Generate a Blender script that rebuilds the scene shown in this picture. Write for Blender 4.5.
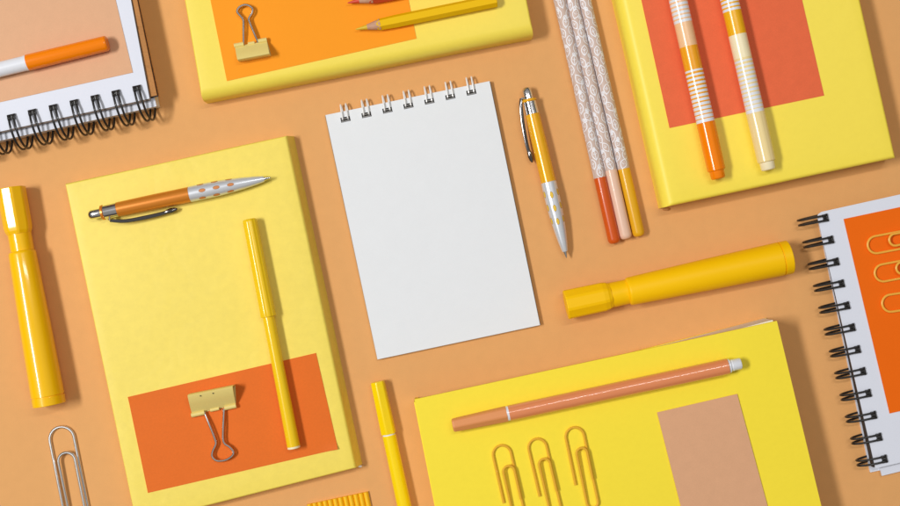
import bpy, math, random
from mathutils import Vector, Matrix
random.seed(7)
U = 0.0007            # one drawing unit (0.7 mm) in metres
H = 1200.0            # camera height in drawing units
S = bpy.context.scene
for o in list(bpy.data.objects): bpy.data.objects.remove(o)
COL = S.collection

# ------------------------------------------------------------------ camera
cam_d = bpy.data.cameras.new('camera'); cam = bpy.data.objects.new('camera', cam_d); COL.objects.link(cam)
cam.location = (0, 0, H*U); cam_d.sensor_width = 36; cam_d.lens = 36*H/900.0
cam_d.clip_start = 0.01; cam_d.clip_end = 50
S.camera = cam
# ------------------------------------------------------------------ world (dim studio room: pale overhead, darker walls)
w = bpy.data.worlds.new('World'); S.world = w; w.use_nodes = True
nt = w.node_tree; bgn = nt.nodes['Background']
tc = nt.nodes.new('ShaderNodeTexCoord'); sx = nt.nodes.new('ShaderNodeSeparateXYZ'); cr = nt.nodes.new('ShaderNodeValToRGB')
nt.links.new(tc.outputs['Generated'], sx.inputs[0]); nt.links.new(sx.outputs['Z'], cr.inputs[0]); nt.links.new(cr.outputs[0], bgn.inputs[0])
cr.color_ramp.elements[0].position = 0.0; cr.color_ramp.elements[0].color = (.16, .14, .11, 1)
cr.color_ramp.elements[1].position = 1.0; cr.color_ramp.elements[1].color = (1.0, .96, .88, 1)
e = cr.color_ramp.elements.new(.35); e.color = (.22, .20, .16, 1)
e = cr.color_ramp.elements.new(.6); e.color = (.95, .91, .83, 1)
bgn.inputs[1].default_value = 0.31
# ------------------------------------------------------------------ softbox, high on the left
ld = bpy.data.lights.new('softbox', 'AREA'); ld.shape = 'RECTANGLE'; ld.size = 1200*U; ld.size_y = 430*U; ld.energy = 46; ld.color = (1.0, .99, .98)
lo = bpy.data.objects.new('softbox', ld); COL.objects.link(lo)
lo.location = Vector((-2125, 60, 3000))*U
lo.rotation_euler = (Vector((0, 0, 0))-lo.location).to_track_quat('-Z', 'Y').to_euler()
# long narrow strip lamp overhead: gives the thin line of light along the lying pens
l2 = bpy.data.lights.new('strip_lamp', 'AREA'); l2.shape = 'RECTANGLE'; l2.size = 1300*U; l2.size_y = 120*U; l2.energy = 7.0; l2.color = (1, .995, .985)
s2 = bpy.data.objects.new('strip_lamp', l2); COL.objects.link(s2); s2.location = Vector((480, 900, 2600))*U; s2.rotation_euler = (math.radians(-20), 0, math.radians(12))
S.view_settings.view_transform = 'Standard'; S.view_settings.look = 'None'; S.view_settings.gamma = 1; S.view_settings.exposure = -0.06

# ------------------------------------------------------------------ helpers
def lin(c):
    c = c/255.0
    return c/12.92 if c <= .04045 else ((c+.055)/1.055)**2.4
def rgb(r, g, b, k=1.0): return (lin(r)*k, lin(g)*k, lin(b)*k, 1)
ALL = {}
def mat(name, col, rough=.5, var=0.0, vscale=900, bump=0.0, bscale=1500, wr=0.0, wscale=45, metal=0.0, spec=.5, coat=0.0, streak=None, coat_r=.06):
    if name in ALL: return ALL[name]
    m = bpy.data.materials.new(name); m.use_nodes = True; n = m.node_tree; L = n.links
    b = n.nodes['Principled BSDF']
    b.inputs['Base Color'].default_value = col; b.inputs['Roughness'].default_value = rough
    b.inputs['Metallic'].default_value = metal; b.inputs['Specular IOR Level'].default_value = spec
    b.inputs['Coat Weight'].default_value = coat; b.inputs['Coat Roughness'].default_value = coat_r
    t = n.nodes.new('ShaderNodeTexCoord')
    if var > 0:
        no = n.nodes.new('ShaderNodeTexNoise'); no.inputs['Scale'].default_value = vscale; no.inputs['Detail'].default_value = 4; no.inputs['Roughness'].default_value = .7
        mp = n.nodes.new('ShaderNodeMapping'); L.new(t.outputs['Object'], mp.inputs[0]); L.new(mp.outputs[0], no.inputs[0])
        if streak: mp.inputs['Scale'].default_value = streak
        lo_ = n.nodes.new('ShaderNodeTexNoise'); lo_.inputs['Scale'].default_value = vscale/14; lo_.inputs['Detail'].default_value = 3
        L.new(t.outputs['Object'], lo_.inputs[0])
        ad = n.nodes.new('ShaderNodeMath'); ad.operation = 'MULTIPLY_ADD'; ad.inputs[1].default_value = .45; L.new(lo_.outputs[0], ad.inputs[0]); 
        L.new(no.outputs[0], ad.inputs[2])
        mr = n.nodes.new('ShaderNodeMapRange'); mr.inputs[1].default_value = .45; mr.inputs[2].default_value = 1.0
        mr.inputs[3].default_value = 1-var; mr.inputs[4].default_value = 1+var; L.new(ad.outputs[0], mr.inputs[0])
        mx = n.nodes.new('ShaderNodeVectorMath'); mx.operation = 'SCALE'; mx.inputs[0].default_value = col[:3]
        L.new(mr.outputs[0], mx.inputs['Scale']); L.new(mx.outputs[0], b.inputs['Base Color'])
    last = None
    if bump > 0:
        n2 = n.nodes.new('ShaderNodeTexNoise'); n2.inputs['Scale'].default_value = bscale; n2.inputs['Detail'].default_value = 3
        L.new(t.outputs['Object'], n2.inputs[0])
        bp = n.nodes.new('ShaderNodeBump'); bp.inputs['Strength'].default_value = bump; bp.inputs['Distance'].default_value = .0002
        L.new(n2.outputs[0], bp.inputs['Height']); last = bp
    if wr > 0:
        n3 = n.nodes.new('ShaderNodeTexNoise'); n3.inputs['Scale'].default_value = wscale; n3.inputs['Detail'].default_value = 3.5; n3.inputs['Distortion'].default_value = .6
        L.new(t.outputs['Object'], n3.inputs[0])
        vo = n.nodes.new('ShaderNodeTexVoronoi'); vo.feature = 'DISTANCE_TO_EDGE'; vo.inputs['Scale'].default_value = wscale*.45
        nd = n.nodes.new('ShaderNodeVectorMath'); nd.operation = 'MULTIPLY_ADD'; nd.inputs[1].default_value = (.05, .05, .05)
        L.new(n3.outputs['Color'], nd.inputs[0]); L.new(t.outputs['Object'], nd.inputs[2]); L.new(nd.outputs[0], vo.inputs[0])
        mm = n.nodes.new('ShaderNodeMath'); mm.operation = 'MINIMUM'; mm.inputs[1].default_value = .07; L.new(vo.outputs['Distance'], mm.inputs[0])
        m2 = n.nodes.new('ShaderNodeMath'); m2.operation = 'MULTIPLY_ADD'; m2.inputs[1].default_value = 2.6; L.new(mm.outputs[0], m2.inputs[0]); L.new(n3.outputs[0], m2.inputs[2])
        b3 = n.nodes.new('ShaderNodeBump'); b3.inputs['Strength'].default_value = wr; b3.inputs['Distance'].default_value = .0012
        L.new(m2.outputs[0], b3.inputs['Height'])
        if last: L.new(last.outputs[0], b3.inputs['Normal'])
        last = b3
    if last: L.new(last.outputs[0], b.inputs['Normal'])
    ALL[name] = m; return m

def P(px, py, z=0.0):
    k = (H-z)/H
    return Vector(((px-450)*k, -(py-253)*k, z))

class MB:
    def __init__(s): s.v = []; s.f = []; s.m = []
    def add(s, vs, fs, mi=0):
        o = len(s.v); s.v += [tuple(x) for x in vs]; s.f += [tuple(i+o for i in f) for f in fs]; s.m += [mi]*len(fs)
    def box(s, x0, x1, y0, y1, z0, z1, mi=0):
        s.add([(x0,y0,z0),(x1,y0,z0),(x1,y1,z0),(x0,y1,z0),(x0,y0,z1),(x1,y0,z1),(x1,y1,z1),(x0,y1,z1)],
              [(3,2,1,0),(4,5,6,7),(0,1,5,4),(1,2,6,5),(2,3,7,6),(3,0,4,7)], mi)
    def lathe(s, prof, n=40, zc=0.0, rot=0.0, facet=None):
        """prof: (x, r, material) ; runs along local x, axis at height zc"""
        vs = []; fs = []; ms = []
        for (x, r, mi) in prof:
            for k in range(n):
                a = 2*math.pi*k/n+rot
                rr = r*(facet(a) if facet else 1)
                vs.append((x, rr*math.sin(a), zc+rr*math.cos(a)))
        o = len(s.v); s.v += vs
        for i in range(len(prof)-1):
            for k in range(n):
                a, b = i*n+k, i*n+(k+1) % n
                s.f.append((o+a, o+a+n, o+b+n, o+b)); s.m.append(prof[i][2])
        s.f.append(tuple(o+k for k in range(n))); s.m.append(prof[0][2])
        q = (len(prof)-1)*n; s.f.append(tuple(o+q+k for k in reversed(range(n)))); s.m.append(prof[-1][2])
    def tube(s, pts, r, n=10, closed=False, mi=0, flat=None):
        pts = [Vector(p) for p in pts]; N = len(pts); o = len(s.v)
        up = Vector((0, 0, 1))
        for i, p in enumerate(pts):
            if closed: t = pts[(i+1) % N]-pts[i-1]
            else: t = pts[min(i+1, N-1)]-pts[max(i-1, 0)]
            t.normalize()
            if i == 0:
                a = t.cross(up)
                if a.length < .05: a = t.cross(Vector((0, 1, 0)))
                a.normalize()
            else:
                a = (a-t*a.dot(t)).normalized()
            b = a.cross(t)
            rr = r(i/(N-1)) if callable(r) else r
            for k in range(n):
                g = 2*math.pi*k/n
                ra, rb = (rr, rr) if flat is None else (rr, rr*flat)
                s.v.append(tuple(p+a*ra*math.cos(g)+b*rb*math.sin(g)))
        for i in range(N if closed else N-1):
            for k in range(n):
                x, y = o+i*n+k, o+i*n+(k+1) % n; j = o+((i+1) % N)*n
                s.f.append((x, y, j+(k+1) % n, j+k)); s.m.append(mi)
        if not closed:
            s.f.append(tuple(o+k for k in reversed(range(n)))); s.m.append(mi)
            s.f.append(tuple(o+(N-1)*n+k for k in range(n))); s.m.append(mi)
    def grid(s, fn, nu, nv, mi=0):
        vs = [fn(i/nu, j/nv) for j in range(nv+1) for i in range(nu+1)]
        fs = [(j*(nu+1)+i, j*(nu+1)+i+1, (j+1)*(nu+1)+i+1, (j+1)*(nu+1)+i) for j in range(nv) for i in range(nu)]
        s.add(vs, fs, mi)
    def build(s, name, mats, parent=None, loc=None, rotz=0, angle=35, smooth=True):
        me = bpy.data.meshes.new(name)
        me.from_pydata([(x*U, y*U, z*U) for x, y, z in s.v], [], s.f)
        if not isinstance(mats, (list, tuple)): mats = [mats]
        for m in mats: me.materials.append(m)
        me.polygons.foreach_set('material_index', s.m)
        me.polygons.foreach_set('use_smooth', [smooth]*len(me.polygons))
        me.update()
        import bmesh
        bm = bmesh.new(); bm.from_mesh(me); bmesh.ops.recalc_face_normals(bm, faces=bm.faces); bm.to_mesh(me); bm.free()
        me.set_sharp_from_angle(angle=math.radians(angle))
        o = bpy.data.objects.new(name, me); COL.objects.link(o)
        if parent: o.parent = parent
        if loc is not None: o.location = Vector(loc)*U
        if rotz: o.rotation_euler.z = rotz
        return o

def tag(o, label, cat, group=None):
    o['label'] = label; o['category'] = cat
    if group: o['group'] = group
    return o
def thing(name, label, cat, loc, rotz=0, group=None):
    o = bpy.data.objects.new(name, None); COL.objects.link(o); o.empty_display_size = .01
    o.location = Vector(loc)*U; o.rotation_euler = (0, 0, rotz)
    return tag(o, label, cat, group)
def smooth_path(pts, sub=6, closed=False):
    pts = [Vector(p) for p in pts]; N = len(pts); out = []
    rng = range(N if closed else N-1)
    for i in rng:
        if closed: p0, p1, p2, p3 = pts[i-1], pts[i], pts[(i+1) % N], pts[(i+2) % N]
        else: p0, p1, p2, p3 = pts[max(i-1, 0)], pts[i], pts[i+1], pts[min(i+2, N-1)]
        for k in range(sub):
            t = k/sub
            out.append(.5*((2*p1)+(p2-p0)*t+(2*p0-5*p1+4*p2-p3)*t*t+(3*p1-p0-3*p2+p3)*t**3))
    if not closed: out.append(pts[-1])
    return out
def bil(c, u, v):   # c = [tl, tr, br, bl], u to the right, v down
    return (c[0]*(1-u)+c[1]*u)*(1-v)+(c[3]*(1-u)+c[2]*u)*v
def slab(mb, c, z0, z1, n=1, zf=None, mi=0, round_=0.0):
    """flat sheet on four plan corners"""
    zf = zf or (lambda u, v: 0)
    def q(u, v, z): p = bil(c, u, v); return (p.x, p.y, z+zf(u, v))
    mb.grid(lambda u, v: q(u, v, z1), n, n, mi)
    mb.grid(lambda u, v: q(u, v, z0), n, n, mi)
    for (a, b) in (((0,0),(1,0)), ((1,0),(1,1)), ((1,1),(0,1)), ((0,1),(0,0))):
        mb.grid(lambda t, s_: q(a[0]+(b[0]-a[0])*t, a[1]+(b[1]-a[1])*t, z0+(z1-z0)*s_), n, 1, mi)
def centre(c):
    m = sum((Vector((p.x, p.y, 0)) for p in c), Vector())/4
    return m
def rel(c, m): return [Vector((p.x-m.x, p.y-m.y, p.z)) for p in c]

# ------------------------------------------------------------------ materials
M = {}
M['table'] = mat('orange_backdrop', rgb(227,169,108), .8, .05, 1700, .22, 2400, spec=.08)
M['wrap_pale'] = mat('pale_yellow_wrap', rgb(246,222,96), .46, .05, 160, .08, 2500, .22, 26, spec=.4)
M['wrap_lemon'] = mat('lemon_wrap', rgb(249,225,88), .45, .02, 260, .08, 2500, .14, 24, spec=.35)
M['wrap_deep'] = mat('deep_yellow_wrap', rgb(254,230,82), .42, .02, 260, .08, 2500, .12, 24, spec=.35)
M['wrap_bright'] = mat('bright_yellow_wrap', rgb(254,230,60), .5, .02, 260, .08, 2500, .08, 24, spec=.3)
M['page'] = mat('cream_page_edge', rgb(240,234,222), .8, .08, 1500, .2, 3000, streak=(.04, .04, 6))
M['card_orange'] = mat('bright_orange_card', rgb(255,158,26), .7, .02, 1500, .12, 2800, spec=.25)
M['card_burnt'] = mat('burnt_orange_card', rgb(230,110,24), .65, .05, 700, .1, 2500, .05, 50, spec=.3)
M['card_red'] = mat('coral_red_card', rgb(235,110,70), .75, .08, 1800, .15, 2800, spec=.2)
M['card_deep'] = mat('deep_orange_card', rgb(244,108,4), .7, .02, 1500, .1, 2800, spec=.2)
M['card_tan'] = mat('tan_card', rgb(222,170,132), .75, .06, 1800, .15, 2500, spec=.2)
M['card_peach'] = mat('peach_card', rgb(224,174,136), .7, .05, 1800, .12, 2500, spec=.25)
M['white_paper'] = mat('white_drawing_paper', rgb(234,237,241), .85, .02, 1500, .25, 2600, spec=.2)
M['cool_cover'] = mat('cool_white_cover', rgb(226,230,243), .6, .012, 900, .06, 2500, spec=.3)
M['grey_sheet'] = mat('pale_grey_sheet', rgb(205,206,214), .65, .02, 900, .06, 2500, spec=.3)
M['kraft'] = mat('kraft_board', rgb(186,128,70), .8, .18, 900, .4, 2000, streak=(1, 1, .3))
M['dark_paper'] = mat('dark_paper_edge', rgb(58,50,46), .8, .05, 900)
M['board'] = mat('grey_board', rgb(120,105,95), .85, .08, 900)
M['black_wire'] = mat('black_coated_wire', rgb(28,26,26), .3, spec=.6, coat=.3)
M['white_wire'] = mat('white_coated_wire', rgb(240,240,240), .3, spec=.6, coat=.3)
M['chrome'] = mat('chrome', (.75, .75, .78, 1), .12, metal=1.0)
M['dark_chrome'] = mat('dark_chrome', (.20, .19, .19, 1), .16, metal=1.0)
M['steel'] = mat('steel_wire', (.80, .79, .79, 1), .22, metal=1.0)
M['silver'] = mat('satin_silver_plastic', (.76, .79, .85, 1), .3, metal=.45, spec=.6)
M['grip_rim'] = mat('bronze_rim', rgb(150,110,70), .4)
M['hole'] = mat('punched_hole', rgb(30,28,28), .8)
M['hl_yellow'] = mat('golden_yellow_gloss', rgb(255,198,0), .32, spec=.25, coat=.7, coat_r=.1)
M['hl_satin'] = mat('golden_yellow_satin', rgb(255,200,0), .46, spec=.22, bump=.03, bscale=3000)
M['fine_yellow'] = mat('amber_yellow_gloss', rgb(248,205,22), .2, spec=.55, coat=.2)
M['felt_yellow'] = mat('sunny_yellow_gloss', rgb(255,220,6), .2, spec=.55, coat=.2)
M['orange_gloss'] = mat('orange_gloss', rgb(252,134,0), .18, spec=.5)
M['orange_satin'] = mat('copper_orange_satin', rgb(226,138,44), .3, metal=.35, spec=.6)
M['amber_satin'] = mat('amber_satin', rgb(244,178,16), .22, metal=.1, spec=.6, coat=.3)
M['white_gloss'] = mat('white_gloss', rgb(232,235,243), .22, spec=.5, coat=.2)
M['terracotta'] = mat('terracotta_gloss', rgb(232,142,92), .3, spec=.4, coat=1.0, coat_r=.03)
M['terracotta_matt'] = mat('terracotta_matt', rgb(228,150,92), .45, spec=.4, bump=.03)
M['lead_yellow'] = mat('ochre_lead', rgb(222,184,40), .5)
M['lead_red'] = mat('red_lead', rgb(214,70,44), .5)
M['wood'] = mat('cedar_wood', rgb(198,152,124), .7, .18, 900, .3, 1500, streak=(.1, 1, 1))
M['pencil_yellow'] = mat('ochre_yellow_lacquer', rgb(242,192,0), .5, spec=.15)
M['pencil_red'] = mat('red_lacquer', rgb(206,78,48), .3, spec=.5, coat=.2)
M['dip_red'] = mat('red_orange_dip', rgb(212,86,14), .3, spec=.5, coat=.15)
M['dip_pink'] = mat('pale_pink_dip', rgb(236,196,172), .3, spec=.5, coat=.15)
M['dip_yellow'] = mat('mustard_dip', rgb(232,172,20), .3, spec=.5, coat=.15)
M['blush'] = mat('blush_pencil_paper', rgb(206,182,170), .5, .03, 1500)
M['leaf_ink'] = mat('white_leaf_ink', rgb(240,240,246), .5)
M['peach_plastic'] = mat('pale_peach_plastic', rgb(248,200,152), .25, spec=.5, coat=.2)
M['amber_plastic'] = mat('amber_plastic', rgb(246,168,24), .25, spec=.5, coat=.2)
M['amber2'] = mat('marigold_plastic', rgb(248,184,20), .25, spec=.5, coat=.2)
M['cream_plastic'] = mat('cream_plastic', rgb(246,222,160), .22, spec=.5, coat=.2)
M['cream_light'] = mat('light_cream_plastic', rgb(250,236,196), .25, spec=.5, coat=.2)
M['clip_gold'] = mat('pale_gold_enamel', rgb(232,210,128), .42, metal=.0, spec=.5)
M['clip_amber'] = mat('golden_coated_wire', rgb(236,180,50), .3, spec=.6, coat=.2)
M['clip_amber_light'] = mat('light_golden_coated_wire', rgb(246,180,66), .3, spec=.6, coat=.2)
M['corrugated'] = mat('golden_corrugated_card', rgb(252,196,22), .45, .02, 900)

# ------------------------------------------------------------------ the surface
g = MB(); g.grid(lambda u, v: ((u-.5)*5200, (v-.5)*5200, 0), 4, 4)
ts = g.build('ground', M['table']); ts['kind'] = 'structure'

# ------------------------------------------------------------------ wrapped books
def wrapped_book(label, corners, t, radii, m, torn=None, foot=0):
    """corners [tl,tr,br,bl] world footprint; radii rounding (top,right,bottom,left)"""
    c = [Vector((p.x, p.y, 0)) for p in corners]; m0 = centre(c); c = rel(c, m0)
    root = thing('wrapped_book', label, 'book', (m0.x, m0.y, 0), 0, 'yellow paper-covered books')
    W = ((c[1]-c[0]).length+(c[2]-c[3]).length)/2; D = ((c[3]-c[0]).length+(c[2]-c[1]).length)/2
    rt, rr, rb, rl = radii
    def params(ra, rb_, Lh, n):
        a = [ra*(1-math.cos(math.pi/2*i/7))/Lh for i in range(8)]
        b = [1-rb_*(1-math.cos(math.pi/2*i/7))/Lh for i in range(7, -1, -1)]
        mid = [a[-1]+(b[0]-a[-1])*i/n for i in range(1, n)]
        return a+mid+b
    us = params(rl, rr, W, 26); vs = params(rt, rb, D, 26)
    def drop(d, r, hmax):
        if d >= r: return 0
        q = 1-d/r
        return hmax*(1-math.sqrt(max(0, 1-q*q)))
    def hgt(u, v):
        d = [(v*D, rt), ((1-u)*W, rr), ((1-v)*D, rb), (u*W, rl)]
        return t-max(drop(x, r, min(r*1.15, t*.72)) for x, r in d)
    mb = MB(); nu, nv = len(us), len(vs); vv = []
    for v in vs:
        for u in us:
            p = bil(c, u, v)
            # paper edge not perfectly straight
            wob = .35*math.sin(u*9+1)+.3*math.sin(v*11+2)
            vv.append((p.x+wob*.6*(1 if u in (us[0], us[-1]) else 0), p.y+wob*.6*(1 if v in (vs[0], vs[-1]) else 0), hgt(u, v)))
    ff = [(j*nu+i, j*nu+i+1, (j+1)*nu+i+1, (j+1)*nu+i) for j in range(nv-1) for i in range(nu-1)]
    # skirt with an undercut-free foot
    per = [(i, 0) for i in range(nu)]+[(nu-1, j) for j in range(1, nv)]+[(i, nv-1) for i in range(nu-2, -1, -1)]+[(0, j) for j in range(nv-2, 0, -1)]
    base = len(vv); N = len(per)
    for (i, j) in per:
        p = vv[j*nu+i]; fx = (c[1]-c[0]).normalized()*(foot if i == nu-1 else 0); vv.append((p[0]+fx.x, p[1]+fx.y, 0.02))
    for k in range(N):
        a = per[k]; b = per[(k+1) % N]
        ff.append((a[1]*nu+a[0], base+k, base+(k+1) % N, b[1]*nu+b[0]))
    mb.add(vv, ff)
    mb.build('cover', m, root, angle=50)
    if torn:
        for (px, py, z, rx, ry, mm) in torn:
            b = MB(); p = P(px, py, z)-m0
            pts = [(p.x+rx*math.cos(a), p.y+ry*math.sin(a)) for a in [0, .9, 1.9, 2.8, 3.9, 5.2]]
            n = len(pts)
            b.add([(x, y, z-1.5) for x, y in pts]+[(x*.999, y*.999, z) for x, y in pts],
                  [tuple(range(n, 2*n))]+[(i, (i+1) % n, n+(i+1) % n, n+i) for i in range(n)])
            b.build('folded_corner', mm, root)
    return root
wrapped_book('pale yellow book with a silver and orange ballpoint and a burnt orange card on it',
    [P(65,184,18), P(287.2,135.5,18), P(356.5,468,18), P(136,524,18)], 18, (1.5, 3.2, 1.8, 1.5), M['wrap_pale'], foot=4.5,
    torn=[(360,466.5,6,2.2,1.2,M['page'])])
wrapped_book('lemon yellow book under the bright orange card and the hexagonal pencils',
    [P(175,-55,28), P(503,-120,28), P(532,39,3), P(207,103.5,3)], 28, (3, 2, 11, 2.2), M['wrap_lemon'])
wrapped_book('yellow book with rounded spine under the coral red card and two striped pens',
    [P(590,-97,2), P(827,-150,30), P(890,159,14), P(659,208.5,4)], 30, (2, 3.0, 3.6, 12), M['wrap_deep'],
    torn=[(665.5,209.3,4,3.2,1.5,M['kraft']), (661,206.5,9,1.2,2.2,M['dark_paper'])])

# bottom book: hard covers, white page block showing along its top edge
def hard_book():
    top = [P(414.5,399.5,39), P(777,321,39), P(852,634,39), P(476,712,39)]
    bot = [P(421,406,3), P(766,318,3), P(852,634,10), P(476,712,10)]
    m0 = centre(top)
    root = thing('wrapped_book', 'bright yellow book with the terracotta pen, three wire clips and tan card on it', 'book', (m0.x, m0.y, 0), 0, 'yellow paper-covered books')
    b = MB(); slab(b, rel(top, m0), 35.5, 39, 12, lambda u, v: .35*math.sin(u*5+v*3))
    b.build('front_cover', M['wrap_bright'], root)
    b = MB(); slab(b, rel(bot, m0), 0.02, 3.5, 1); b.build('back_cover', M['wrap_bright'], root)
    pg = rel(bot, m0); ins = [pg[0]+Vector((6,-1.0,0)), pg[1]+Vector((-2,-.2,0)), pg[2]+Vector((-8,5,0)), pg[3]+Vector((5,5,0))]
    b = MB(); slab(b, ins, 3.6, 35.2, 1); b.build('page_block', M['page'], root)
    # left spine strip
    b = MB(); tl = rel(top, m0); q = [tl[0]+Vector((-.6,-2.6,0)), tl[0]+Vector((2.6,-2.6,0)), tl[3]+Vector((2.6,1,0)), tl[3]+Vector((-.6,1,0))]
    slab(b, q, 1, 38.3, 4); b.build('spine', M['wrap_bright'], root)
hard_book()

# ------------------------------------------------------------------ cards
def card(label, px, z, m, th=.45, zf=None, name='paper_card', group='plain rectangular paper cards'):
    c = [P(x, y, z) for x, y in px]; m0 = centre(c); c = rel(c, m0)
    b = MB(); slab(b, c, 0, th, 24, zf)
    o = b.build(name, m, None, (m0.x, m0.y, z)); tag(o, label, 'card', group); return o
lift = lambda a, b_, h, k=8: (lambda u, v: h*max(0, 1-math.hypot(u-a, v-b_)*k)**1.5)
card('bright orange card under the binder clip with its handle pointing up', [(204,-32),(393,-75),(416.5,38.5),(227,81)], 28.05, M['card_orange'])
card('burnt orange card lying near the bottom of the pale yellow book', [(128,397),(316,353),(338,449),(148,493)], 18.05, M['card_burnt'], zf=lambda u, v: lift(1,1,2.4,14)(u,v)+lift(0,0,.6,10)(u,v))
card('coral red card under the two striped felt pens', [(631,-47),(783.5,-80),(824,95.5),(669.5,128)], 30.05, M['card_red'])
card('tan card beside the three wire clips on the bright yellow book', [(657,412.5),(737,394),(777,541),(694,559)], 39.5, M['card_tan'])

# ------------------------------------------------------------------ ring binding
def ring_set(root, m0, origin, step, n, outward, t, inside, reach, lean, gap, wr, m, clamp_m, clampsize, hole_m=None, zmin=None, first=0):
    """origin: plan point of the first clamp ; outward: unit vector over the edge"""
    along = step.normalized()
    for i in range(first, n):
        p = origin+step*i-m0
        b = MB()
        zb = wr; oc = (reach-inside)/2; ao = (reach+inside)/2
        a0_ = math.acos(-oc/ao); az = (t+wr*1.8-zb)/(1+math.sin(a0_)); zc = zb+az
        for s in (-.5, .5):
            pts = []
            for k in range(26):
                a = a0_-k/25*a0_*2
                o_ = oc+ao*math.cos(a); z = zc+az*math.sin(a)
                # start at the clamp on top, go over the edge, back under
                fr = k/25
                q = p+outward*o_+along*(s*gap+lean*fr)
                pts.append(Vector((q.x, q.y, max(z, zb) if z < zc else z)))
            b.tube(pts, wr, 8)
        w_ = b.build('wire_loop', m, root)
        # clamp: bent wire ends gripping the hole
        c = MB(); cs = clampsize
        for s in (-.5, .5):
            q = p+along*(s*gap)
            a0 = q-outward*cs*.5; a1 = q+outward*cs*.55
            c.tube([Vector((a1.x,a1.y,t+wr*2.0)), Vector((q.x,q.y,t+wr*2.3)), Vector((a0.x,a0.y,t+wr*1.2))], wr*(1.25 if hole_m is None else .85), 8)
        a0 = p-outward*cs*.45-along*gap*.8; a1 = p-outward*cs*.45+along*gap*.8
        c.tube([Vector((a0.x,a0.y,t+wr*.9)), Vector((a1.x,a1.y,t+wr*.9))], wr*(1.1 if hole_m is None else .7), 8)
        if hole_m is None:
            for q_ in (-.3, 0, .3): c.tube([Vector(((p+along*gap*q_*1.3-outward*cs*.4).x, (p+along*gap*q_*1.3-outward*cs*.4).y, t+wr*.8)), Vector(((p+along*gap*q_*1.3+outward*cs*.35).x, (p+along*gap*q_*1.3+outward*cs*.35).y, t+wr*.8))], wr*1.2, 8)
        a0 = p+outward*cs*.2-along*gap*.75; a1 = p+outward*cs*.2+along*gap*.75
        c.tube([Vector((a0.x,a0.y,t+wr*.9)), Vector((a1.x,a1.y,t+wr*.9))], wr*.9, 8)
        c.build('wire_end', clamp_m, w_)
        if hole_m:
            h = MB(); hx = p+outward*0
            rx = along*gap*.92; ry = outward*cs*.72
            h.add([tuple(hx-rx-ry+Vector((0,0,t+.06))), tuple(hx+rx-ry+Vector((0,0,t+.06))), tuple(hx+rx+ry+Vector((0,0,t+.06))), tuple(hx-rx+ry+Vector((0,0,t+.06))),
                   tuple(hx-rx-ry+Vector((0,0,t-.3))), tuple(hx+rx-ry+Vector((0,0,t-.3))), tuple(hx+rx+ry+Vector((0,0,t-.3))), tuple(hx-rx+ry+Vector((0,0,t-.3)))],
                  [(0,1,2,3),(0,1,5,4),(1,2,6,5),(2,3,7,6),(3,0,4,7)])
            h.build('punched_hole', hole_m, w_)

# white notepad
def notepad():
    t = 6.0
    px = [(325.5,115),(489.5,81),(540,325),(377.5,359.5)]
    c = [P(x, y, t) for x, y in px]; m0 = centre(c); cc = rel(c, m0)
    root = thing('wire_bound_notepad', 'blank white notepad with white wire binding in the middle', 'notepad', (m0.x, m0.y, 0))
    b = MB()
    bb = [cc[0]+Vector((-.9,.1,0)), cc[1]+Vector((.8,.2,0)), cc[2]+Vector((.9,-.3,0)), cc[3]+Vector((-.4,-.3,0))]
    slab(b, bb, .02, 1.6); b.build('backing_board', M['board'], root)
    b = MB()
    for k in range(5):
        q = [p+Vector((random.uniform(-.3,.3), random.uniform(-.3,.3), 0)) for p in cc]
        slab(b, q, 1.65+k*.7, 1.65+k*.7+.6, 1)
    b.build('page_block', M['page'], root)
    b = MB(); slab(b, cc, 5.3, t, 16, lambda u, v: .25*(1-min(1, u*12))*0+.15*math.sin(v*3)); b.build('top_sheet', M['white_paper'], root)
    o = P(471.3,92.3,t); o.z = 0; s = P(345.5,119.3,t); s.z = 0; step = (s-o)/6
    out = (cc[0]-cc[3]); out.z = 0; out.normalize()
    ring_set(root, m0, o, step, 7, out, t, 5, 15.5, -1.5, 5.2, .78, M['white_wire'], M['steel'], 3.4, M['hole'])
notepad()

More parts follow.
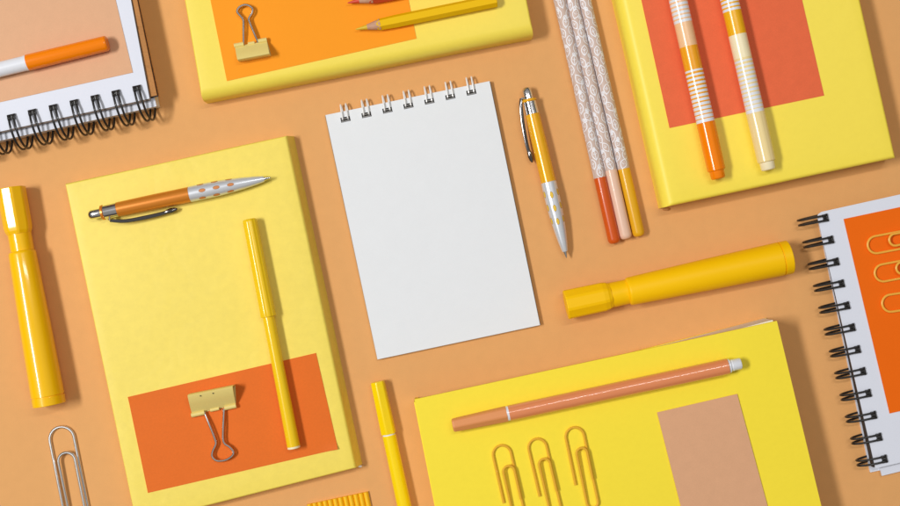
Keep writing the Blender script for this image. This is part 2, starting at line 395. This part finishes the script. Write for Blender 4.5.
# top-left spiral notebook
def notebook_a():
    t = 28
    c = [P(x, y, t) for x, y in [(-108,-53),(112,-100),(149.5,98.5),(-70,147)]]; m0 = centre(c); cc = rel(c, m0)
    root = thing('spiral_notebook', 'thick spiral notebook with kraft pages and the peach card on its white cover', 'notebook', (m0.x, m0.y, 0))
    b = MB(); slab(b, cc, 27, 28, 4); b.build('front_cover', M['cool_cover'], root)
    ins = [cc[0]+Vector((2,-2,0)), cc[1]+Vector((.8,-2,0)), cc[2]+Vector((1.0,-1.1,0)), cc[3]+Vector((0,-1.1,0))]
    b = MB(); slab(b, ins, 25.6, 26.9); b.build('grey_divider', M['board'], root)
    kb = rel([P(x, y, 25) for x, y in [(-98,-50),(137,-100),(157.5,96.5),(-60,146)]], m0)
    kb2 = rel([P(x, y, 25) for x, y in [(-98,-50),(116.5,-100),(157,95.2),(-60,142.7)]], m0)
    b = MB(); slab(b, kb2, 23.6, 25.4); b.build('kraft_divider', M['kraft'], root)
    for (ya, yb) in ((-20, 27), (30, 66), (68, 93)):       # kraft index tabs down the right edge
        f0 = (ya+100)/195; f1 = (yb+100)/195
        e0 = kb2[1]*(1-f0)+kb2[2]*f0; e1 = kb2[1]*(1-f1)+kb2[2]*f1; w3 = Vector((-5, .9, 0))
        b = MB(); slab(b, [e0+w3, e0, e1, e1+w3], 25.4, 25.9); b.build('index_tab', M['kraft'], root)
    kb = rel([P(x, y, 23) for x, y in [(-98,-50),(117.8,-98),(158.4,96.4),(-60,144.5)]], m0)
    b = MB(); slab(b, kb, 22.0, 23.5); b.build('dark_sheet', M['dark_paper'], root)
    b = MB()
    for k in range(5):
        dx = random.uniform(-.8, .2)
        q = [cc[0]+Vector((2,-2,0)), kb[1]+Vector((dx-1,-2,0)), kb[2]+Vector((dx-1,1.2,0)), cc[3]+Vector((0,.6,0))]
        slab(b, q, 14+k*1.2, 14+k*1.2+1.05)
    b.build('page_block', M['kraft'], root)
    gb = rel([P(x, y, 21) for x, y in [(-98,-50),(115,-98),(156.5,106.3),(-60,154)]], m0)
    b = MB(); slab(b, gb, 20.2, 21.6); b.build('white_divider', M['cool_cover'], root)
    gb2 = [gb[0], gb[1]+Vector((-1,0,0)), gb[2]+Vector((-1.5,1.5,0)), gb[3]+Vector((0,1.5,0))]
    b = MB(); slab(b, gb2, .02, 13.8); b.build('back_cover', M['cool_cover'], root)
    o = P(137.3,88.8,t); o.z = 0; s = P(12,117.5,t); s.z = 0; step = (s-o)/6
    out = (cc[3]-cc[0]); out.z = 0; out.normalize()
    ring_set(root, m0, o, step, 9, out, t, 9, 31, -7.0, 5.0, 1.15, M['black_wire'], M['black_wire'], 4.6)
notebook_a()
card('peach card under the white and orange pen', [(-88,-25),(100,-66),(133,72.5),(-55,114.5)], 28.05, M['card_peach'])

# right spiral notebook
def notebook_b():
    t = 13
    c = [P(x, y, t) for x, y in [(816.5,213),(1010,170),(1066,424),(875.5,468.5)]]; m0 = centre(c); cc = rel(c, m0)
    root = thing('spiral_notebook', 'thinner white spiral notebook with black side rings and the deep orange card', 'notebook', (m0.x, m0.y, 0))
    # cover with a clipped corner
    def sheet(pts, z0, z1, name, m):
        n = len(pts); b = MB()
        b.add([(p.x, p.y, z0) for p in pts]+[(p.x, p.y, z1) for p in pts],
              [tuple(range(n)), tuple(range(n, 2*n))]+[(i, (i+1) % n, n+(i+1) % n, n+i) for i in range(n)])
        return b.build(name, m, root)
    r = [cc[0]+Vector((1.0,-4,0)), cc[0]+Vector((1.6,-1.2,0)), cc[0]+Vector((5,1.2,0)), cc[1], cc[2], cc[3]]
    sheet(r, 12.2, 13, 'front_cover', M['cool_cover'])
    bl = rel([P(x, y, 9) for x, y in [(819,217),(1008,175),(1064,428),(872.2,467)]], m0)
    sheet(bl, 5.2, 12.0, 'dark_page_block', M['dark_paper'])
    q = rel([P(x, y, 5) for x, y in [(818,217),(1000,176),(1060,432),(882,476)]], m0)
    sheet(q, 2.8, 5.0, 'page_block', M['cool_cover'])
    bk = rel([P(x, y, 2.5) for x, y in [(818,218.5),(821,216),(1004,174),(1060,430),(870.4,472.5)]], m0)
    sheet(bk, .02, 2.6, 'back_cover', M['cool_cover'])
    o = P(824.5,218,t); o.z = 0; s = P(883.4,459,t); s.z = 0; step = (s-o)/11
    out = (cc[0]-cc[1]); out.z = 0; out.normalize()
    ring_set(root, m0, o, step, 12, out, t, 8, 25, -1.0, 5.0, 1.05, M['black_wire'], M['black_wire'], 5.0)
notebook_b()
card('deep orange card holding the three light golden paper clips', [(843.5,219),(980,190),(1025,384),(889.5,413.5)], 13.25, M['card_deep'])

# ------------------------------------------------------------------ pens
def laid(name, label, cat, a, b, zb, r, group=None):
    """thing lying from pixel a to pixel b on height zb; returns root, length, scale"""
    zc = zb+r
    A = P(a[0], a[1], zc); B = P(b[0], b[1], zc); d = B-A
    root = thing(name, label, cat, (A.x, A.y, zb), math.atan2(d.y, d.x), group)
    return root, d.length, (H-zc)/H
def rnd(x0, r0, x1, r1, m, n=5):     # rounded shoulder profile from (x0,r0) to (x1,r1)
    return [(x0+(x1-x0)*math.sin(math.pi/2*i/n), r0+(r1-r0)*(1-math.cos(math.pi/2*i/n)), m) for i in range(n+1)]

# white / orange capped pen on the peach card
root, L, k = laid('felt_pen', 'white pen with an orange cap on the peach card', 'pen', (107.5,43), (-62,84.5), 28.55, 8)
b = MB(); b.lathe([(0, 6.6, 0), (.9, 7.3, 0), (2, 7.5, 0), (77, 7.9, 0), (79.5, 7.9, 0), (79.6, 7.2, 0)], 40, 8); b.build('cap', M['orange_gloss'], root)
b = MB(); b.lathe([(79.4, 7.6, 0), (82, 7.6, 0), (82.1, 7.35, 0), (L, 7.2, 0)], 40, 8); b.build('barrel', M['white_gloss'], root)

# ballpoints
def ballpoint(label, a, b_, zb, barrel, dimple, clippts, flip, wide):
    r = 7.6
    root, L, k = laid('ballpoint_pen', label, 'pen', a, b_, zb, r, 'push-button ballpoint pens')
    f = L/185.0
    X = lambda x: x*f
    b = MB(); b.lathe([(X(0), 1.2, 0), (X(.6), 3.0, 0), (X(1.8), 4.2, 0), (X(3.6), 4.8, 0), (X(4.2), 4.5, 0), (X(5), 4.7, 0), (X(14), 4.8, 0)], 32, r); b.build('push_button', M['chrome'], root)
    b = MB(); b.lathe([(X(13), 6.4, 0), (X(13.5), 7.2, 0), (X(15.5), 7.5, 0), (X(16.2), 6.6, 0)], 40, r); b.build('collar', barrel, root)
    b = MB(); b.lathe([(X(16.2), 6.7, 0), (X(23), 6.8, 0), (X(29.5), 7.0, 0)], 40, r); b.build('metal_band', M['chrome'], root)
    b = MB(); b.lathe([(X(29.5), 6.8, 0), (X(29.8), 7.1, 0), (X(65), 7.5, 0), (X(103), 7.5, 0)], 48, r); b.build('barrel', barrel, root)
    prof = [(X(103), 7.3, 0), (X(103.4), 7.7, 0), (X(118), 7.75, 0), (X(132), 7.5, 0), (X(145), 6.8, 0), (X(157), 5.8, 0), (X(168), 4.5, 0), (X(177), 3.1, 0), (X(178.5), 2.6, 0)]
    b = MB(); b.lathe(prof, 48, r); gr = b.build('grip', M['silver'], root)
    b = MB(); b.lathe([(X(178.4), 2.2, 0), (X(182), 1.3, 0), (X(184), .8, 0), (X(185.5), .4, 0)], 20, r); b.build('tip', M['chrome'], root)
    # coloured oval windows in the grip
    def rad(x):
        for (x0, r0, _), (x1, r1, _) in zip(prof, prof[1:]):
            if x0 <= x <= x1: return r0+(r1-r0)*(x-x0)/(x1-x0)
        return 7
    b = MB()
    for j in range(6):
        ph0 = (j-3)*1.05+flip*.10
        for i in range(3):
            x0 = X(115.5+14.3*i)+((j % 2)*1.6); vs = [];
            n = 18
            for q in range(n):
                g_ = 2*math.pi*q/n; xx = x0+3.1*math.cos(g_); ph = ph0+.20*math.sin(g_); rr = rad(xx)+.07
                vs.append((xx, rr*math.sin(ph), r+rr*math.cos(ph)))
            o_ = [(x0, (rad(x0)+.2)*math.sin(ph0), r+(rad(x0)+.2)*math.cos(ph0))]
            b.add(vs+o_, [(q, (q+1) % n, n) for q in range(n)])
    b.build('grip_windows', dimple, gr)
    b = MB()
    for j in range(6):
        ph0 = (j-3)*1.05+flip*.10
        for i in range(3):
            x0 = X(115.5+14.3*i)+((j % 2)*1.6); pts = []
            for q in range(18):
                g_ = 2*math.pi*q/18; xx = x0+3.25*math.cos(g_); ph = ph0+.215*math.sin(g_); rr = rad(xx)-.02
                pts.append((xx, rr*math.sin(ph), r+rr*math.cos(ph)))
            b.tube(pts, .2, 6, closed=True)
    b.build('grip_rims', M['grip_rim'], gr)
    # pocket clip
    inv = Matrix.Rotation(-root.rotation_euler.z, 3, 'Z')
    loc = Vector(root.location)/U
    pts = []
    for (x, y, dz) in clippts:
        p = P(x, y, zb+dz)-loc; pts.append(inv @ p)
    sp = smooth_path(pts, 6)
    b = MB(); b.tube(sp, lambda t_: (1.5+.5*math.sin(t_*3)) , 12, flat=.55)
    cl = b.build('pocket_clip', M['dark_chrome'], root)
    e0 = sp[-1]; e1 = sp[-8]; d = (e0-e1).normalized()
    b = MB(); b.tube([e0-d*11, e0-d*8, e0-d*4, e0, e0+d*2.5], lambda t_: max(.3, 2.7*math.sin(math.pi*(.12+.8*t_))), 14, flat=.8)
    b.build('clip_end', M['dark_chrome'], cl)
    c0 = pts[0]
    b = MB(); b.tube([c0, Vector((c0.x+1, c0.y*.6, c0.z)), Vector((c0.x+3, c0.y*.25, r))], 1.6, 10, flat=1.6); b.build('clip_bracket', M['chrome'], cl)
ballpoint('copper orange and silver ballpoint lying across the top of the pale yellow book', (88.5,215.5), (270.5,177.5), 18.2, M['orange_satin'], mat('copper_window', rgb(214,132,70), .4),
          [(110,220.5,9), (125,221,8.5), (145,217.5,7.5), (162,213.5,6.5), (175,209.5,5.5)], 1, 7.6)
ballpoint('amber and silver ballpoint standing alone beside the white notepad', (526,87), (566.5,257.5), 0.05, M['amber_satin'], mat('yellow_window', rgb(236,196,60), .4),
          [(521.2,98.5,9), (521.0,107,9.5), (522.9,124,9.5), (527.0,145,8), (531.6,160,6.5)], -1, 7.6)

# highlighters: faceted cap, neck, tapered body
def highlighter(label, a, b_, m, capL, neck, r0, r1, rc, facing):
    root, L, k = laid('highlighter', label, 'highlighter', a, b_, 0.05, r1*1.0, 'golden yellow highlighters')
    ang = math.atan2(r1-r0, L)
    zc = r1
    n = 64
    def fac(a_):           # soft octagon
        q = (a_+facing) % (math.pi/4)-math.pi/8
        return min(1.0, math.cos(math.pi/8)*1.035/math.cos(q))
    b = MB(); b.lathe([(0, rc*.97, 0), (.7, rc*1.0, 0), (capL*.9, rc*.98, 0), (capL, rc*.93, 0), (capL+1.8, neck+.4, 0), (capL+3, neck, 0)], n, zc-(r1-rc)*.6, facet=fac)
    b.build('cap', m, root, angle=9)
    b = MB(); x1 = capL+20; b.lathe([(capL+2.6, neck*.985, 0), (x1, neck*.97, 0), (x1+.2, neck*.9, 0)], n, zc-(r1-neck)*.5); b.build('neck', m, root)
    z2 = zc-.3
    prof = rnd(x1, neck*.9, x1+3.5, r0, 0)[::1]
    prof = [(x1, neck*.92, 0), (x1+.4, r0-1.3, 0), (x1+1.4, r0-.4, 0), (x1+3, r0, 0), (x1+(L-x1)*.5, (r0+r1)/2+.35, 0), (L-9.5, r1, 0), (L-9.2, r1-.55, 0)]
    b = MB(); b.lathe(prof, n, z2); b.build('body', m, root)
    b = MB(); b.lathe([(L-9.2, r1-1.0, 0), (L-8.2, r1-1.0, 0), (L-8.1, r1-.1, 0), (L-.5, r1-.1, 0), (L, r1-.5, 0), (L+.01, r1-3, 0), (L-1.0, r1-3.3, 0)], n, z2); b.build('end_plug', m, root)
highlighter('glossy golden highlighter left of the pale yellow book, cap up', (10.5,188), (49.3,405), M['hl_yellow'], 43, 11.5, 13.2, 16.0, 13.8, .473)
highlighter('larger satin golden highlighter between patterned pencils and bright yellow book', (566,305), (789.5,257), M['hl_satin'], 42, 12.6, 14.0, 16.8, 15.0, .30)

# yellow fineliner on the pale book
root, L, k = laid('fineliner', 'thin yellow fineliner with ribbed cap crossing onto the burnt orange card', 'pen', (249.3,219), (294,448.5), 18.1, 7.6)
b = MB()
rib = lambda a_: 1-.05*(.5+.5*math.cos(a_*9))**2
b.lathe([(0, 5.2, 0), (.4, 6.2, 0), (1.2, 6.9, 0), (3, 7.1, 0), (92, 7.5, 0), (96, 7.7, 0), (97.3, 7.5, 0), (97.4, 6.2, 0)], 90, 7.6, facet=rib); b.build('cap', M['fine_yellow'], root, angle=60)
b = MB(); b.lathe([(97, 5.9, 0), (130, 5.9, 0), (L-2.6, 6.5, 0), (L-2.5, 6.3, 0), (L-2.2, 6.6, 0)], 40, 7.2); b.build('barrel', M['fine_yellow'], root)
b = MB(); b.lathe([(L-2.2, 6.4, 0), (L-.4, 6.4, 0), (L, 5.9, 0), (L+.02, 4.0, 0), (L-.6, 3.6, 0)], 40, 7.2); b.build('end_plug', M['cream_light'], root)

# yellow felt pen at the bottom
root, L, k = laid('felt_pen', 'sunny yellow felt pen with white ring standing on the orange surface', 'pen', (377.5,381.5), (416.5,563), .05, 7.6)
hexf = lambda a_: min(1.0, math.cos(math.pi/6)*1.06/math.cos((a_+.2) % (math.pi/3)-math.pi/6))
b = MB(); b.lathe([(0, 6.2, 0), (.6, 7.0, 0), (2, 7.2, 0), (52, 7.7, 0), (53, 7.6, 0)], 72, 7.7, facet=hexf); b.build('cap', M['felt_yellow'], root, angle=9)
b = MB(); b.lathe([(53, 6.4, 0), (54.6, 6.4, 0)], 40, 7.4); b.build('ring', M['white_gloss'], root)
b = MB(); b.lathe([(54.6, 6.9, 0), (L, 7.3, 0)], 40, 7.4); b.build('barrel', M['felt_yellow'], root)

# terracotta pen
root, L, k = laid('felt_pen', 'terracotta pen with a white end plug lying on the bright yellow book', 'pen', (452.5,425.5), (741,363.5), 39.4, 8)
b = MB(); b.lathe([(0, 5.4, 0), (.6, 6.2, 0), (1.8, 6.6, 0), (52, 7.6, 0), (53.4, 7.6, 0)], 72, 8, facet=hexf); b.build('cap', M['terracotta_matt'], root, angle=9)
b = MB(); b.lathe([(53.4, 7.1, 0), (55.6, 7.1, 0)], 40, 8); b.build('ring', M['white_gloss'], root)
b = MB(); b.lathe([(55.6, 7.6, 0), (L-13, 7.7, 0), (L-12.8, 7.3, 0)], 56, 8); b.build('barrel', M['terracotta'], root)
b = MB(); b.lathe([(L-12.8, 6.8, 0), (L-11, 6.8, 0), (L-10.9, 5.7, 0), (L-9, 5.5, 0), (L-8.5, 5.8, 0), (L-7.6, 5.5, 0), (L-1.2, 5.6, 0), (L-.2, 5.0, 0), (L, 4, 0)], 36, 8); b.build('end_plug', M['white_gloss'], root)

# hexagonal pencils
def hex_pencil(label, a, b_, zb, ml, mp):
    root, L, k = laid('pencil', label, 'pencil', a, b_, zb, 6.0, 'hexagonal coloured pencils')
    R = 6.3
    b = MB(); b.lathe([(0, .35, 0), (1.2, .75, 0), (11.5, 2.6, 0)], 24, 5.5); b.build('lead', ml, root)
    b = MB(); b.lathe([(11.5, 2.6, 0), (24.5, 5.5, 0)], 36, 5.5); b.build('sharpened_wood', M['wood'], root)
    # lacquer with scalloped front edge
    n = 48; vs = []; fs = []
    def hr(a_): return R*math.cos(math.pi/6)/math.cos((a_+math.pi/6) % (math.pi/3)-math.pi/6)
    for x in (None, 40, L-.4, L):
        for q in range(n):
            a_ = 2*math.pi*q/n+.26; r_ = hr(a_)
            xx = 20.5+(r_-5.4)*4.2 if x is None else x
            rr = min(r_, 5.55) if x is None else (r_-.3 if x == L else r_)
            if x is None: rr = 2.6+(xx-11.5)*2.9/13+.28
            vs.append((xx, rr*math.sin(a_), 5.5+rr*math.cos(a_)))
    m_ = 4
    for i in range(m_-1):
        for q in range(n): fs.append((i*n+q, (i+1)*n+q, (i+1)*n+(q+1) % n, i*n+(q+1) % n))
    fs.append(tuple((m_-1)*n+q for q in range(n)))
    b = MB(); b.add(vs, fs)
    # straight hexagonal flank right behind the scallop
    b.build('lacquered_body', mp, root, angle=12)
hex_pencil('ochre yellow hexagonal pencil pointing left on the lemon yellow book', (355.5,29.2), (496.5,.2), 28.5, M['lead_yellow'], M['pencil_yellow'])
hex_pencil('red hexagonal pencil only its sharpened tip showing at the top', (347.5,2.8), (487,-26), 28.5, M['lead_red'], M['pencil_red'])

# leaf patterned pencils
def leaf_pencil(label, a, b_, xj, mdip, seed):
    r = 6.15
    root, L, k = laid('round_pencil', label, 'pencil', a, b_, .05, r, 'leaf patterned round pencils')
    b = MB(); b.lathe([(0, 3.4, 0), (.7, 4.6, 0), (1.8, 5.5, 0), (3.2, 6.0, 0), (4.5, r, 0), (xj, r, 0)], 40, r); b.build('dipped_end', mdip, root)
    b = MB(); b.lathe([(xj, r-.03, 0), (L, r-.03, 0)], 40, r); body = b.build('patterned_shaft', M['blush'], root)
    rr = r+.05; rd = random.Random(seed); b = MB()
    def pt(x, s_): return (x, rr*math.sin(s_/rr), r+rr*math.cos(s_/rr))
    def strip(path, wd):
        vs = []; n = len(path)
        for i, (x, y) in enumerate(path):
            x0, y0 = path[max(i-1, 0)]; x1, y1 = path[min(i+1, n-1)]
            dx, dy = x1-x0, y1-y0; l = math.hypot(dx, dy) or 1; nx, ny = -dy/l*wd/2, dx/l*wd/2
            vs += [pt(x+nx, y+ny), pt(x-nx, y-ny)]
        b.add(vs, [(2*i, 2*i+1, 2*i+3, 2*i+2) for i in range(n-1)])
    def leaf(cx, cy, l, w_, th, solid=False):
        ct, st = math.cos(th), math.sin(th)
        T = lambda x, y: (max(cx+x*ct-y*st, xj+.1), cy+x*st+y*ct)
        N = 12
        up = [T(-l+2*l*i/N, w_*math.sin(math.pi*i/N)**.85) for i in range(N+1)]
        dn = [T(-l+2*l*i/N, -w_*math.sin(math.pi*i/N)**.85) for i in range(N+1)]
        strip(up, .8); strip(dn, .8); strip([T(-l*1.15, 0), T(l*.45, 0)], .7)
        if l > 3.6:
            for q in (-.1,):
                strip([T(l*q, 0), T(l*(q+.28), w_*.55)], .5); strip([T(l*q, 0), T(l*(q+.28), -w_*.55)], .5)
        else: 
            strip([T(-l*.5, 0), T(l*.5, 0)], 1.6)
    circ = 2*math.pi*rr; cols = 4; s = xj+5; row = 0
    while s < L-4:
        for cidx in range(cols):
            y = (cidx+.5*(row % 2))*circ/cols+rd.uniform(-.8, .8)
            leaf(s+rd.uniform(-1, 1), y, rd.uniform(4.8, 5.6), rd.uniform(2.7, 3.2), rd.uniform(-.5, .5)+(math.pi if rd.random() < .3 else 0))
            if rd.random() < .6: leaf(s+5.2+rd.uniform(-.7, .7), y+rd.uniform(-1.5, 1.5), rd.uniform(2.2, 2.9), rd.uniform(1.3, 1.7), rd.uniform(-1.2, 1.2))
        s += 9.6+rd.uniform(-.4, .4); row += 1
    b.build('leaf_print', M['leaf_ink'], body)
leaf_pencil('leaf patterned pencil with red orange dipped end', (614.8,243.3), (528.1,-140), 67, M['dip_red'], 3)
leaf_pencil('leaf patterned pencil with pale pink dipped end', (626.4,238.8), (540.3,-140), 70, M['dip_pink'], 5)
leaf_pencil('leaf patterned pencil with mustard yellow dipped end', (639.4,236.3), (552.5,-140), 69, M['dip_yellow'], 9)

# striped felt pens on the red card
def striped(label, a, b_, zb, segs, cap_m, collar_m, capL, mats_):
    r = 9.0
    root, L, k = laid('striped_felt_pen', label, 'pen', a, b_, zb, r, 'striped felt pens')
    b = MB(); b.lathe([(0, 5.6, 0), (.5, 6.4, 0), (1.4, 6.9, 0), (7.5, 7.1, 0), (8, 7.2, 0)], 40, r); b.build('cap_end', collar_m, root)
    f10 = lambda a_: min(1.0, math.cos(math.pi/10)*1.035/math.cos((a_+.1) % (math.pi/5)-math.pi/10))
    b = MB(); b.lathe([(8, 7.6, 0), (8.5, 8.4, 0), (9.2, 8.7, 0), (capL-.5, 9.0, 0), (capL, 8.8, 0)], 80, r, facet=f10); b.build('cap', cap_m, root, angle=9)
    prof = []; x = capL
    for (ln, kind, a_, c_) in segs:
        if kind == 'solid': prof.append((x, 8.8, a_)); x += ln
        else:
            n = max(1, round(ln/4.1)); st = ln/n
            for i in range(n):
                fr = i/n; wz = st*(.42+.38*(c_ if c_ is not None else .3)*(1-fr))
                prof.append((x, 8.8, 0)); prof.append((x+wz, 8.8, a_)); x += st
    prof.append((x, 8.8, 0))
    b = MB(); b.lathe(prof, 48, r-.1); b.build('striped_barrel', mats_, root)
pm = [M['white_gloss'], M['amber_plastic'], M['peach_plastic'], M['amber2'], M['cream_plastic'], M['cream_light']]
striped('striped felt pen with bright orange cap on the coral red card', (718.4,178.8), (655,-102), 30.5,
        [(54,'st',1,.9),(21,'solid',1,None),(23.5,'solid',2,None),(50,'st',2,.6),(30,'solid',1,None),(50,'st',1,.4)], M['orange_gloss'], M['orange_gloss'], 56, pm)
striped('striped felt pen with cream cap on the coral red card', (768.6,170), (706,-102), 30.5,
        [(54,'st',4,.9),(23,'solid',5,None),(23.5,'solid',3,None),(52,'st',3,.5),(30,'solid',4,None),(40,'st',3,.4)], M['cream_plastic'], M['cream_light'], 57, pm)

# ------------------------------------------------------------------ binder clips
def binder(label, spine_a, spine_b, lip_a, lip_b, zb, h, handle, m, dots=True):
    """spine_a->spine_b: the closed back edge in pixels ; lips opposite"""
    A, B, C, D = P(*spine_a, zb+h), P(*spine_b, zb+h), P(*lip_a, zb+3), P(*lip_b, zb+3)
    m0 = (A+B+C+D)/4; m0.z = 0
    root = thing('binder_clip', label, 'binder clip', (m0.x, m0.y, zb), 0, 'pale gold binder clips')
    def at(s_, q, z):   # s along, q from spine (0) to lip (1)
        p = (A*(1-s_)+B*s_)*(1-q)+(C*(1-s_)+D*s_)*q-m0
        return (p.x, p.y, z)
    th = .9
    sec_o = [(.97, .15), (.5, .1), (.06, .1), (.0, .9), (-.01, h*.5), (0, h-1.2), (.04, h-.2), (.12, h-.5), (.5, h*.56+1.2), (.92, 3.0)]
    b = MB(); ns = 12
    def zoff(i):  # inner offset
        q, z = sec_o[i]
        if i <= 2: return (q, z+th)
        if i >= 6: return (q, z-th)
        return (q+.05, z)
    n = len(sec_o)
    vs = []; fs = []
    for j in range(ns+1):
        s_ = j/ns
        for i in range(n): vs.append(at(s_, *sec_o[i]))
        for i in range(n): vs.append(at(s_, *zoff(i)))
    R_ = 2*n
    for j in range(ns):
        for i in range(n-1):
            fs.append((j*R_+i, j*R_+i+1, (j+1)*R_+i+1, (j+1)*R_+i)); fs.append((j*R_+n+i, (j+1)*R_+n+i, (j+1)*R_+n+i+1, j*R_+n+i+1))
        for i in (0, n-1): fs.append((j*R_+i, (j+1)*R_+i, (j+1)*R_+n+i, j*R_+n+i))
    for j in (0, ns):
        for i in range(n-1): fs.append((j*R_+i, j*R_+n+i, j*R_+n+i+1, j*R_+i+1))
    b.add(vs, fs); b.build('body', m, root, angle=40)
    b = MB()
    for (s0, s1) in ((-.01, .29), (.42, .62), (.75, 1.01)):
        rr = 2.3 if s0 != .42 else 1.7
        b.tube([at(s0+(s1-s0)*i/4, .99 if s0 != .42 else .95, 3.0 if s0 != .42 else 2.7) for i in range(5)], rr, 14)
    b.build('rolled_lip', m, root)
    for s0 in ((.28, .56) if dots else ()):
        b = MB(); p = Vector(at(s0, .16, h-.75))
        b.tube([p, p+Vector((0, 0, .55))], .6, 10)
        b.build('pin_hole', M['hole'], root)
    for nm, dz in (('handle', 4.6), ('handle', 1.1)):
        pts = [P(x, y, zb+dz)-m0 for x, y in handle]; pts = [Vector((p.x, p.y, dz if (i not in (0, len(pts)-1)) else 2.9)) for i, p in enumerate(pts)]
        if dz < 2:
            pts = [p+Vector((.3, .2, 0)) for p in pts]
        b = MB(); b.tube(smooth_path(pts, 6), 1.0, 10); b.build(nm, M['steel'], root)
binder('pale gold binder clip with handle pointing up on the bright orange card', (237.5,60), (269.5,54), (234.5,45.5), (266.5,39.5), 28.55, 13,
       [(243.3,43.5),(243.4,32),(243.2,20.5),(241,16.5),(237.2,12),(238.3,8),(242.5,5.2),(247.5,5),(252.3,8.3),(252,13),(249,18),(250,23),(254.5,34),(258,42)], M['clip_gold'], False)
binder('pale gold binder clip with handle pointing down on the burnt orange card', (187.5,395), (232.5,386), (192,415.5), (235.8,406), 18.6, 16,
       [(204,412.5),(209,424),(215.2,440),(215.5,445),(212.6,451.5),(212.2,456.5),(215.5,460.2),(220.5,461),(227,459.5),(232.5,455.5),(233.2,451.5),(229.5,447),(224.5,443.5),(223,438),(223.3,424),(223.8,409)], M['clip_gold'])

# ------------------------------------------------------------------ paper clips
def clip_curve(W, L, Lin, fa, fb, xc, xd, wr):
    """local: x across, y from apex (0) down to L ; returns 3D path"""
    pts = []
    def arc(cx, cy, rx, ry, a0, a1, z, n=14):
        for i in range(n+1):
            a = a0+(a1-a0)*i/n; pts.append(Vector((cx+rx*math.cos(a), cy+ry*math.sin(a), z)))
    r = W/2
    pts.append(Vector((0, fa, wr)))
    pts.append(Vector((0, fa*.6, wr)))
    arc(r, r*1.02, r, r*1.02, math.pi, 2*math.pi, wr)            # outer top (apex at y=0)
    pts.append(Vector((W, L*.5, wr)))
    rb = (W-xc)/2
    arc(W-rb, L-rb, rb, rb, 0, math.pi, wr+.3)                    # bottom
    pts.append(Vector((xc, L*.6, wr*2.2)))
    ri = (xd-xc)/2
    arc(xc+ri, Lin+ri, ri, ri, math.pi, 2*math.pi, wr*3.05)
    pts.append(Vector((xd, fb*.6, wr*3.05)))
    pts.append(Vector((xd, fb, wr*3.05)))
    out = [pts[0]]
    for p, q in zip(pts, pts[1:]):
        k = max(1, int((q-p).length/3))
        for i in range(1, k+1): out.append(p+(q-p)*i/k)
    return out
def paper_clip(label, apex, zb, dirv, W, L, Lin, fa, fb, xc, xd, wr, m, group=None, flip=1):
    """apex pixel (top of outer loop), dirv pixel direction from apex along the clip"""
    A = P(apex[0], apex[1], zb+wr); d = Vector((dirv[0], -dirv[1], 0)).normalized(); side = Vector((-d.y, d.x, 0))*flip
    b = MB(); pts = [d*p.y+side*(p.x-W/2)+Vector((0, 0, p.z)) for p in clip_curve(W, L, Lin, fa, fb, xc, xd, wr)]
    b.tube(pts, wr, 10)
    o = b.build('paper_clip', m, None, (A.x, A.y, zb)); tag(o, label, 'paper clip', group); return o
G1 = 'golden wire clips on the bright yellow book'
paper_clip('golden paper clip, lowest and nearest the terracotta pen cap', (500,445.6), 39.45, (.228,1), 17.5, 78, 20.5, 55, 54, 6.2, 17.0, 1.25, M['clip_amber'], G1)
paper_clip('golden paper clip in the middle between its two fellows on the bright yellow book', (535.5,439), 39.45, (.235,1), 17.5, 78, 20, 55, 53, 6.4, 17.0, 1.25, M['clip_amber'], G1)
paper_clip('golden paper clip closest to the tan card on the bright yellow book', (573,427.6), 39.45, (.21,1), 17.8, 80, 20.5, 55, 52, 7, 17.2, 1.25, M['clip_amber'], G1)
G2 = 'light golden paper clips on the deep orange card'
paper_clip('light golden paper clip uppermost on the deep orange card', (867.8,246.3), 13.75, (1,-.19), 17.0, 75, 21, 55, 54, 4.2, 15.8, 1.25, M['clip_amber_light'], G2, flip=1)
paper_clip('light golden paper clip between two others on the deep orange card', (874.8,274.5), 13.75, (1,-.19), 17.0, 75, 21, 55, 54, 4.2, 15.8, 1.25, M['clip_amber_light'], G2, flip=1)
paper_clip('light golden paper clip lowest on the deep orange card', (882.2,304.5), 13.75, (1,-.15), 17.0, 75, 26, 55, 54, 4.2, 15.8, 1.25, M['clip_amber_light'], G2, flip=1)
paper_clip('large silver paper clip on the orange surface below the glossy highlighter', (59.5,427), .05, (.20,1), 24.5, 115, 26, 88, 90, 5.4, 22.2, 1.5, M['steel'])

# ------------------------------------------------------------------ corrugated strip at the bottom edge
A = P(306.5,505,4); B = P(368,492,4); d = (B-A); d.z = 0; L = d.length; d.normalize(); dn = Vector((d.y, -d.x, 0))
b = MB(); n = 12; pitch = L/n; top = []; N = n*10
for i in range(N+1):
    x = L*i/N; ph = (x/pitch) % 1.0
    top.append((x, 1.2+3.0*abs(math.sin(math.pi*ph))**.55))
for i in range(N):
    (x0, z0), (x1, z1) = top[i], top[i+1]
    p = [d*x0, d*x1, d*x1+dn*75, d*x0+dn*75]
    b.add([(p[0].x,p[0].y,z0),(p[1].x,p[1].y,z1),(p[2].x,p[2].y,z1),(p[3].x,p[3].y,z0),(p[0].x,p[0].y,.05),(p[1].x,p[1].y,.05),(p[2].x,p[2].y,.05),(p[3].x,p[3].y,.05)],
          [(0,1,2,3),(0,1,5,4),(3,2,6,7),(4,5,6,7)])
o = b.build('corrugated_card', M['corrugated'], None, (A.x, A.y, 0), angle=40); tag(o, 'ribbed golden corrugated card strip cut off by the bottom edge', 'corrugated card')
